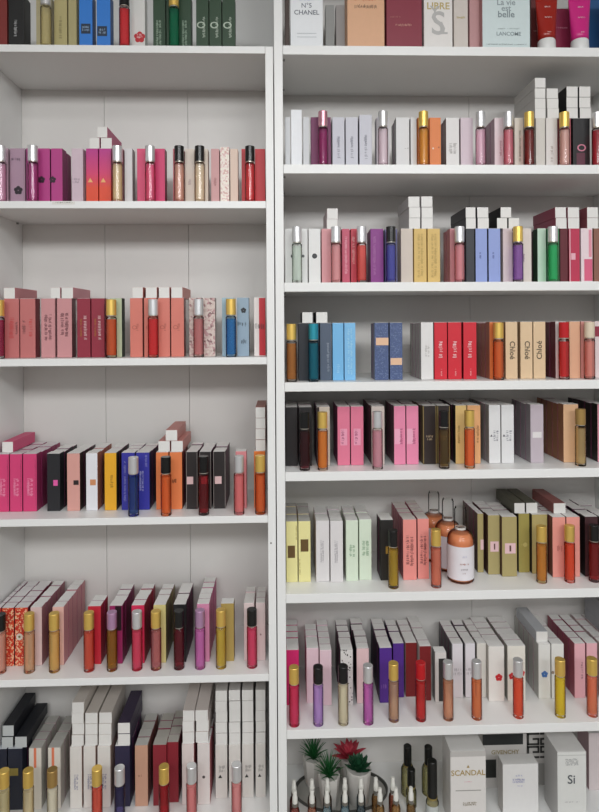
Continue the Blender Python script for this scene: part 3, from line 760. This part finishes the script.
B(541.5, 'gold', 'c08424', 'amber', d=.045)
U(552.5, 565.6, 'salmon pink box, left of pair', 'e0968a', n=5, side='5c2c2c', pr=[SC('b0645c', .55, .48, .4, .12, 1, False)])
U(566.4, 580, 'salmon pink box, right of pair', 'e0968a', n=5, side='5c2c2c')
LY(553.5, 565.8, 'maroon box lying on the salmon pink pair', '8c5450', d=.105)
B(569.5, 'gold', 'd4501f', 'orange red', d=.045)
U(585, 598, 'dark maroon box at the right edge', '3c1c20', n=5, side='1c1414')
U(599, 612, 'dark maroon box cut by the frame', '3c1c20', n=5, side='1c1414')
B(594, 'black', '841a1c', 'dark red', d=.045)

def BIG(x, d, desc, lab=True):
    z = CUR['z']; X = at(x, 550, d).x; r = .037
    root = empty('round_bottle', (X, d, z), chk(desc + ', ' + CUR['name']), 'perfume bottle', 'round orange bottles with clear caps')
    prof = [(0, 0), (r - .004, 0), (r, .004), (r, .122)] + [(r - .022 * (1 - math.cos(t)), .122 + .03 * math.sin(t)) for t in (.3, .6, .9, 1.2, 1.5)] + [(.0125, .154), (.0125, .16), (0, .16)]
    link('glass_body', lathe('glass_body', prof, glass(), 40), root)
    pl = [(0, .006), (r - .005, .006), (r - .002, .009), (r - .002, .12)] + [(r - .003 - .018 * (1 - math.cos(t)), .12 + .024 * math.sin(t)) for t in (.4, .8, 1.2)] + [(0, .143)]
    link('liquid', lathe('liquid', pl, liquid('f4824e', .75), 40), root)
    link('collar', lathe('collar', [(.0128, .155), (.0148, .155), (.0148, .161), (.0128, .161)], plastic('d8d4d0'), 24), root)
    link('clear_cap', lathe('clear_cap', [(.0152, .1555), (.017, .1555), (.017, .214), (.0145, .222), (0, .224), (0, .222), (.0135, .22), (.0152, .213)], glass(1.14), 28), root)
    root.scale = (1, 1, .93)
    bm = bmesh.new(); n = 24; a0, a1 = math.pi * 1.5 - 1.9, math.pi * 1.5 + 1.9
    rr = r + .0004
    vs = [[bm.verts.new((rr * math.cos(a0 + (a1 - a0) * q / n), rr * math.sin(a0 + (a1 - a0) * q / n), zz)) for q in range(n + 1)] for zz in (.012, .112)]
    for q in range(n): bm.faces.new((vs[0][q], vs[0][q + 1], vs[1][q + 1], vs[1][q]))
    lb_ = link('paper_label', to_mesh('paper_label', bm, [card('dcd8dc')], True), root); lb_['label'] = 'white wraparound label'
    if lab:
        for zz, w, rows, hx in ((.062, .03, 1, 'b05c48'), (.046, .024, 1, 'a8a0a4'), (.034, .014, 1, 'b8a8a8'), (.084, .016, 2, 'c4c4d4')):
            o = link('lettering', to_mesh('lettering', scrib_bm(w * .8, .0055, rows, False, 1, int(zz * 999)), [card(hx)]), lb_, (0, -rr - .0012, zz))
    return root
BIG(460.5, .072, 'round orange bottle with white label, frontmost')
BIG(448, .152, 'round orange bottle behind the front labelled one')
BIG(434, .226, 'round orange bottle at the back by coral boxes')

# ================================================================== RIGHT, seventh
shelf('seventh right shelf', RZ[6], .159, .105, 672)
U(286.4, 299, 'cerise box beside the panel', 'cc2468', n=5)
B(294, 'gold', 'd03468', 'cerise')
U(306.5, 318.8, 'blush box, left of pair', 'dcc0c8', n=5, jit=.0004, d=.112)
U(319.8, 331.6, 'blush box, right of pair', 'dcc0c8', n=5, d=.1)
B(318, 'black', 'b090c4', 'pale violet')
DOT = pattern_card('printed_dot_card', ['d8d4d0', 'd8d4d0', 'e0dcd8', '242024'], 330, .5)
U(340.5, 353, 'black and white speckled box', DOT, n=5, side='1c1a1c', d=.1, jit=.002)
B(343, 'black', 'd0c8b0', 'clear straw')
U(356.6, 369, 'pale pink box with dark side', 'dcbcbc', n=5, side='2c2a28', jit=.002)
B(368, 'silver', 'b064a8', 'violet')
U(379.5, 392, 'purple box, left of pair', '502888', n=5, side='1c1830', jit=.001, pr=[SC('8c68b0', .4, .3, .5, .1, 1, False)])
U(393, 404, 'purple box, right of pair', '502888', n=4, d=.128, side='30204c', jit=.0005)
B(393.5, 'gold', 'bc9c80', 'pale amber', d=.03)
U(405.6, 417, 'oxblood box, left of pair', '741619', n=4, side='c0b8b4', d=.13)
U(419.6, 431.2, 'oxblood box, right of pair', '741619', n=5, side='c0b8b4', d=.11)
B(420.6, 'red', 'c41c1c', 'scarlet', d=.03)
U(435, 446.5, 'short white box with black panel', 'd0ccc8', side='8c8a88', h=.145, d=.1, pr=[('patch', .62, .45, .6, .85, '2c2c2c')])
B(448, 'silver', 'd09c7c', 'pale tan', d=.03)
WS = [SC('a8a4a8', .5, .48, .7, .14, 2, False), ('patch', .04, .5, .06, .98, '5c5a5c')]
U(451.6, 463, 'white box with black edge, left of pair', 'd8d4d8', n=4, side='4c4a4c', d=.12, pr=WS)
U(464.6, 475.2, 'white box with black edge, right of pair', 'd8d4d8', n=4, side='4c4a4c', d=.12, pr=WS)
B(476.5, 'silver', 'd07c48', 'orange', d=.03)
U(477, 486.4, 'plain white box left of red seals', 'd4d0c8', n=5, d=.118, jit=.0006, side='a8a49c')
SEAL = [('flower', .65, .43, .22, 'c02028')]
U(488.6, 504.4, 'white box with red seal, left of pair', 'dcd8d2', n=5, d=.1, jit=.0008, side='a8a49c', pr=SEAL)
U(507.5, 525.5, 'white box with red seal, right of pair', 'dcd8ce', n=5, d=.1, jit=.001, side='a8a49c', pr=[('flower', .8, .5, .16, 'c02028'), ('flower', .25, .45, .18, 'c02028')])
B(518, 'silver', 'e0542c', 'bright coral', d=.032)
U(538.5, 550.6, 'white box with blue emblem, left of pair', 'd8d8d4', n=5, side='b4b4ae', pr=[('flower', .5, .45, .26, '3868a8')])
U(551.4, 564, 'white box with blue emblem, right of pair', 'd8d8d4', n=5, side='b4b4ae', pr=[('flower', .1, .48, .12, '8c7c6c')])
g = LY(536.2, 547.8, 'silver grey box lying on blue emblem pair', 'aeb0b4', d=.118)
B(560, 'gold', 'd4bc14', 'bright yellow', d=.03)
PS = [SC('90606c', .7, .5, .25, .3)]
U(574.5, 585.4, 'soft pink box, left of pair', 'dca8b0', n=5, side='9c5460', pr=PS)
U(586.6, 597.4, 'soft pink box, right of pair', 'dca8b0', n=5, side='9c5460')
B(592, 'gold', 'd4825a', 'apricot', d=.03)
U(600, 610.4, 'pale greige box at the right edge', 'c8b8b4', n=5)
U(611.4, 623, 'pale greige box beyond the right edge', 'c8b8b4', n=5)
LY(610.5, 622.5, 'dark grey box stacked at the right edge', '8c8c90', n=3, d=.11)

# ================================================================== RIGHT, eighth (bottom)
shelf('eighth right shelf', RZ[7], .2, .03, 790)
zB = RZ[7] + .0005
def CARTON(x0, x1, yt, d, dp, desc, col, side=None, pr=(), z=None, lid=None, py=790):
    old = CUR['py'], CUR['z']; CUR['py'] = py
    if z: CUR['z'] = z
    h = at((x0 + x1) / 2, yt, d).z - CUR['z']
    r = U(x0, x1, desc, col, d=d, h=h, side=side, pr=pr, dp=dp, top='cfcdca')
    CUR['py'], CUR['z'] = old
    return r, h
CARTON(450.5, 486, 751, .03, .085, 'tall white box lettered SCANDAL in gold', 'd6d2ce', side='c8c4c0', pr=[
    ('patch', .5, .965, .99, .07, 'b4b0ac'), ('text', 'SCANDAL', .5, .72, .215, 'a0884c', 0), ('tri', .5, .8, .05, 'a0884c'), SC('d898a8', .5, .61, .2, .015, 1, False), ('patch', .5, .5, .72, .008, '8c8a84'),
    SC('8c8068', .55, .33, .4, .05, 2, False)])
CARTON(502.8, 538.5, 764, .07, .04, 'smaller white box with faint lavender lettering', 'd6d4d2', side='b8b4b0', pr=[
    SC('a4a4c0', .45, .78, .2, .04, 1, False), SC('8c8cb4', .45, .68, .34, .09, 2, False), SC('a4a4c0', .48, .58, .14, .03, 1, False)])
CARTON(557.5, 586.5, 752, .04, .085, 'tall white box lettered Si', 'd4d4d0', side='b4b2b0', pr=[
    ('patch', .5, .955, .98, .005, 'a8a8a4'), SC('a0a0a0', .5, .86, .45, .1, 4, False), ('text', 'Si', .48, .61, .42, '54585c', 0), SC('b0b0b0', .5, .3, .5, .02, 1, False)])
CARTON(589, 606, 733, .155, .07, 'pale pinkish white box at the right edge', 'd0c4c4', side='a88c90')
CARTON(483.5, 527, 734, .175, .06, 'white box at the back with black bands', 'ccc8c4', pr=[
    ('patch', .45, .9, .93, .2, '2c2e2e'), ('text', 'GIVENCHY', .5, .66, .13, '8c7c4c', 0), ('patch', .17, .36, .24, .34, '2a2c2a')])
CARTON(530.5, 556, 763, .18, .05, 'squat grey box under the white maze logo box', 'a4a29e')
zz = at(543, 763, .18).z
r, h = CARTON(528, 557, 729, .178, .055, 'white box with black square maze logo, at back', 'cac6c2', z=zz + .0003)
w = at(557, 790, .178).x - at(528, 790, .178).x
bm = bmesh.new()
def gg(ox, oz, s, fx=1, fz=1):
    t = s * .16
    for (a, b, c, e) in ((0, s, s - t, s), (0, t, 0, s), (0, s, 0, t), (s - t, s, 0, s * .55), (s * .45, s, s * .42, s * .42 + t)):
        xa, xb = (a, b) if fx > 0 else (s - b, s - a); za, zb = (c, e) if fz > 0 else (s - e, s - c)
        box_bm(ox + xa, ox + xb, -.0002, .0002, oz + za, oz + zb, bm=bm)
s_ = h * .36
gg(-s_ - .001 - .012, h * .52, s_, 1, 1); gg(.001 - .012, h * .52, s_, -1, 1); gg(-s_ - .013, h * .52 - s_ - .002, s_, 1, -1); gg(-.011, h * .52 - s_ - .002, s_, -1, -1)
link('logo', to_mesh('logo', bm, [card('3a3a38')]), r, (0.004, -.0006, 0.002))

# atomiser vials
def VIAL(x, d, col, desc, grp, bodylab=None):
    X = at(x, 800, d).x
    root = empty('spray_vial', (X, d, zB), chk(desc + ', ' + CUR['name']), 'spray bottle', grp)
    link('glass_body', lathe('glass_body', [(0, 0), (.0115, 0), (.0125, .001), (.0125, .058), (.0105, .066), (.0075, .07), (.0075, .073), (0, .073)], glass(), 20), root)
    link('liquid', lathe('liquid', [(0, .004), (.0105, .004), (.011, .006), (.011, .055), (0, .055)], liquid(col), 18), root)
    link('collar', lathe('collar', [(.0, .0731), (.0085, .0731), (.0085, .081), (.0, .081)], plastic('6c6860'), 18), root)
    link('nozzle', lathe('nozzle', [(0, .0811), (.0072, .0811), (.0072, .097), (.0055, .1), (.0052, .113), (.0045, .1145), (0, .1145)], plastic('dcdad2', .4), 18), root)['label'] = 'white spray nozzle'
    if bodylab:
        link('paper_label', lathe('paper_label', [(.0127, .012), (.0128, .012), (.0128, .05), (.0127, .05)], card(bodylab), 20), root)
vw = ['leftmost', 'second', 'third', 'fourth', 'fifth', 'sixth', 'seventh', 'rightmost']
vc = ['9c5c50', 'a87860', '8c9ca0', '889aa0', '4c5458', '94784c', 'a8844c', '94784c']
for i, x in enumerate((295, 312, 327, 345, 361, 380, 396, 411)):
    VIAL(x, .04, vc[i], 'white nozzled spray vial, %s in front row' % vw[i], 'front row of spray vials', '44346c' if i == 7 else None)
for i, x in enumerate((294, 312, 327.5, 345, 361, 376, 393)):
    VIAL(x, .078, ['6c4844', '7c5c4c', '6c5c50', '6c7478', '545c60', '80643c', '7c4c3c'][i], 'white nozzled spray vial, %s in back row' % (vw[i] if i < 6 else 'last'), 'back row of spray vials')
def TALL(x, d, H, caph, rc, rb_, col, desc, lab=None):
    X = at(x, 790, d).x
    root = empty('perfume_bottle', (X, d, zB), chk(desc + ', ' + CUR['name']), 'perfume bottle', 'black capped bottles')
    hb = H - caph
    link('glass_body', lathe('glass_body', [(0, 0), (rb_ - .001, 0), (rb_, .001), (rb_, hb - .012), (rb_ * .8, hb - .004), (rc * .8, hb - .001), (0, hb - .001)], glass(), 24), root)
    link('liquid', lathe('liquid', [(0, .005), (rb_ - .002, .005), (rb_ - .002, hb - .014), (0, hb - .014)], liquid(col), 24), root)
    link('collar', lathe('collar', [(0, hb - .0009), (rc * 1.1, hb - .0009), (rc * 1.1, hb + .003), (0, hb + .003)], metal('b09c60', .3), 20), root)
    link('cap', lathe('cap', [(0, hb + .0031), (rc, hb + .0031), (rc, H - .002), (rc - .002, H), (0, H)], plastic('10110f', .35), 24), root)['label'] = 'long black cap'
    if lab: link('paper_label', lathe('paper_label', [(rb_ + .0002, .008), (rb_ + .0003, .008), (rb_ + .0003, hb - .016), (rb_ + .0002, hb - .016)], card(lab), 24), root)
TALL(407.8, .165, .142, .058, .0118, .02, 'a8a47c', 'black capped bottle at back, left one')
TALL(428.6, .165, .138, .054, .0118, .02, 'a8a47c', 'black capped bottle at back, right one')
TALL(411.3, .118, .108, .052, .0112, .015, '8c8868', 'short black capped bottle behind front spray vials')
TALL(432.3, .075, .162, .104, .0135, .018, 'c0b890', 'tallest black capped bottle at front', 'b8bcb8')

# potted artificial plants, ring
def POT(x, d, yrim, rtop, rbot, desc, kind, sz, group=None):
    c = at(x, yrim, d); h = c.z - zB
    root = empty('potted_plant', (c.x, d, zB + .0025), chk(desc + ', ' + CUR['name']), 'potted plant', group)
    link('pot', lathe('pot', [(0, 0), (rbot - .001, 0), (rbot, .002), (rtop, h - .002), (rtop - .001, h), (rtop - .004, h), (rtop - .005, h - .008), (0, h - .008)], card('c4c0ba', .6), 8 if kind != 'rosette' else 28), root)['label'] = 'off-white ceramic pot'
    rnd = random.Random(int(x)); bm = bmesh.new()
    def leaf(az, el, L, W, z0, curl=.4):
        dirh = Vector((math.cos(az), math.sin(az), 0)); sd = Vector((-math.sin(az), math.cos(az), 0)); n = 5; prev = None; p = Vector((0, 0, z0)); e = el
        for q in range(n + 1):
            t = q / n; wv = W * (math.sin(math.pi * min(1, t * .8 + .2)) if kind != 'spiky' else (1 - t) * .9 + .05)
            nrm = dirh * -math.sin(e) + Vector((0, 0, math.cos(e)))
            th = W * .25 * (1 - t) + .0003
            row = [bm.verts.new(p + sd * wv), bm.verts.new(p + nrm * th), bm.verts.new(p - sd * wv), bm.verts.new(p - nrm * th)]
            if prev:
                for j in range(4): bm.faces.new((prev[j], prev[(j + 1) % 4], row[(j + 1) % 4], row[j]))
            prev = row; p = p + (dirh * math.cos(e) + Vector((0, 0, math.sin(e)))) * (L / n); e -= curl / n
        bm.faces.new(prev)
    N = {'spiky': 46, 'rosette': 40, 'red': 26}[kind]
    for k in range(N):
        t = k / N; az = k * 2.399
        if kind == 'spiky': leaf(az, 1.5 - t * .95, sz * (1.05 - .35 * t), sz * .07, h - .008, .5)
        elif kind == 'rosette': leaf(az, 1.3 - t * 1.15, sz * (.45 + .55 * t), sz * .2, h - .006 + .01 * (1 - t), -.5)
        else: leaf(az, 1.35 - t * .8, sz * (.6 + .4 * t), sz * .16, h - .008, .6)
    hx = {'spiky': '1c5c2c', 'rosette': '1c4c30', 'red': 'a83040'}[kind]
    link('foliage', to_mesh('foliage', bm, [plastic(hx, .5)]), root)
POT(313.5, .213, 757, .033, .026, 'spiky green plant in pot at the back left', 'spiky', .07)
POT(329, .125, 775, .032, .024, 'spiky green plant in the front pot', 'spiky', .07)
POT(358.5, .14, 768, .037, .028, 'dark green rosette plant in round pot', 'rosette', .05)
POT(349, .228, 757, .03, .024, 'red leaved plant behind the green rosette', 'red', .068)
# low oval tray under the pots
c = at(341, 788, .18)
tray = empty('tray', (c.x, .18, zB), chk('low oval grey tray with dark rim holding the potted plants'), 'tray')
pl = lathe('tray_base', [(0, 0), (.134, 0), (.134, .002), (0, .002)], plastic('a4a29c', .4), 64)
rm = lathe('rim', [(.1345, 0), (.14, 0), (.141, .009), (.1375, .009), (.1345, 0)], plastic('4c4c48', .4), 64)
for m_, nm in ((pl, 'tray_base'), (rm, 'rim')):
    m_.transform(Matrix.Diagonal((1, .085 / .14, 1, 1))); link(nm, m_, tray)
bmesh.ops.recalc_face_normals(BH, faces=BH.faces[:])
o = link('perfume_boxes', to_mesh('perfume_boxes', BH, BHM)); o['kind'] = 'stuff'; o['category'] = 'perfume boxes'
o['label'] = chk('perfume boxes filed one behind another behind the front boxes on both bookcases')
# ------------------------------------------------------------------ light
W = bpy.data.worlds.new('world'); S.world = W; W.use_nodes = True
wn = W.node_tree; wt = wn.nodes.new('ShaderNodeTexCoord'); ws = wn.nodes.new('ShaderNodeSeparateXYZ'); wr = wn.nodes.new('ShaderNodeValToRGB'); wm = wn.nodes.new('ShaderNodeMapRange')
wn.links.new(wt.outputs['Generated'], ws.inputs[0]); wn.links.new(ws.outputs[2], wm.inputs[0]); wm.inputs[1].default_value = -1; wm.inputs[2].default_value = 1
wn.links.new(wm.outputs[0], wr.inputs[0]); wn.links.new(wr.outputs[0], wn.nodes['Background'].inputs[0])
wr.color_ramp.elements[0].position = .38; wr.color_ramp.elements[0].color = (.2, .19, .18, 1)
wr.color_ramp.elements[1].position = .62; wr.color_ramp.elements[1].color = (.96, .985, 1.0, 1)
wn.nodes['Background'].inputs[1].default_value = .66
def area(name, loc, sx, sy, power, col=(.975, .99, 1), rot=(0, 0, 0)):
    L = bpy.data.lights.new(name, 'AREA'); L.shape = 'RECTANGLE'; L.size = sx; L.size_y = sy; L.energy = power; L.color = col
    o = bpy.data.objects.new(name, L); COL.objects.link(o); o.location = loc; o.rotation_euler = rot
area('ceiling_lamp', (-.5, -2.9, 2.65), 1.4, .6, 40, rot=(math.radians(35), 0, 0))
area('ceiling_lamp', (1.2, -2.9, 2.65), 1.4, .6, 40, rot=(math.radians(35), 0, 0))
area('ceiling_lamp', (.3, -1.3, 2.7), 1.2, .4, 10)

S.view_settings.view_transform = 'Standard'; S.view_settings.look = 'None'; S.view_settings.gamma = 1; S.view_settings.exposure = .14
try: S.view_settings.use_curve_mapping = False
except Exception: pass
seen = {}
for l in LABELS: seen[l] = seen.get(l, 0) + 1
print('LABELS', len(LABELS), 'DUP', [l for l, k in seen.items() if k > 1])
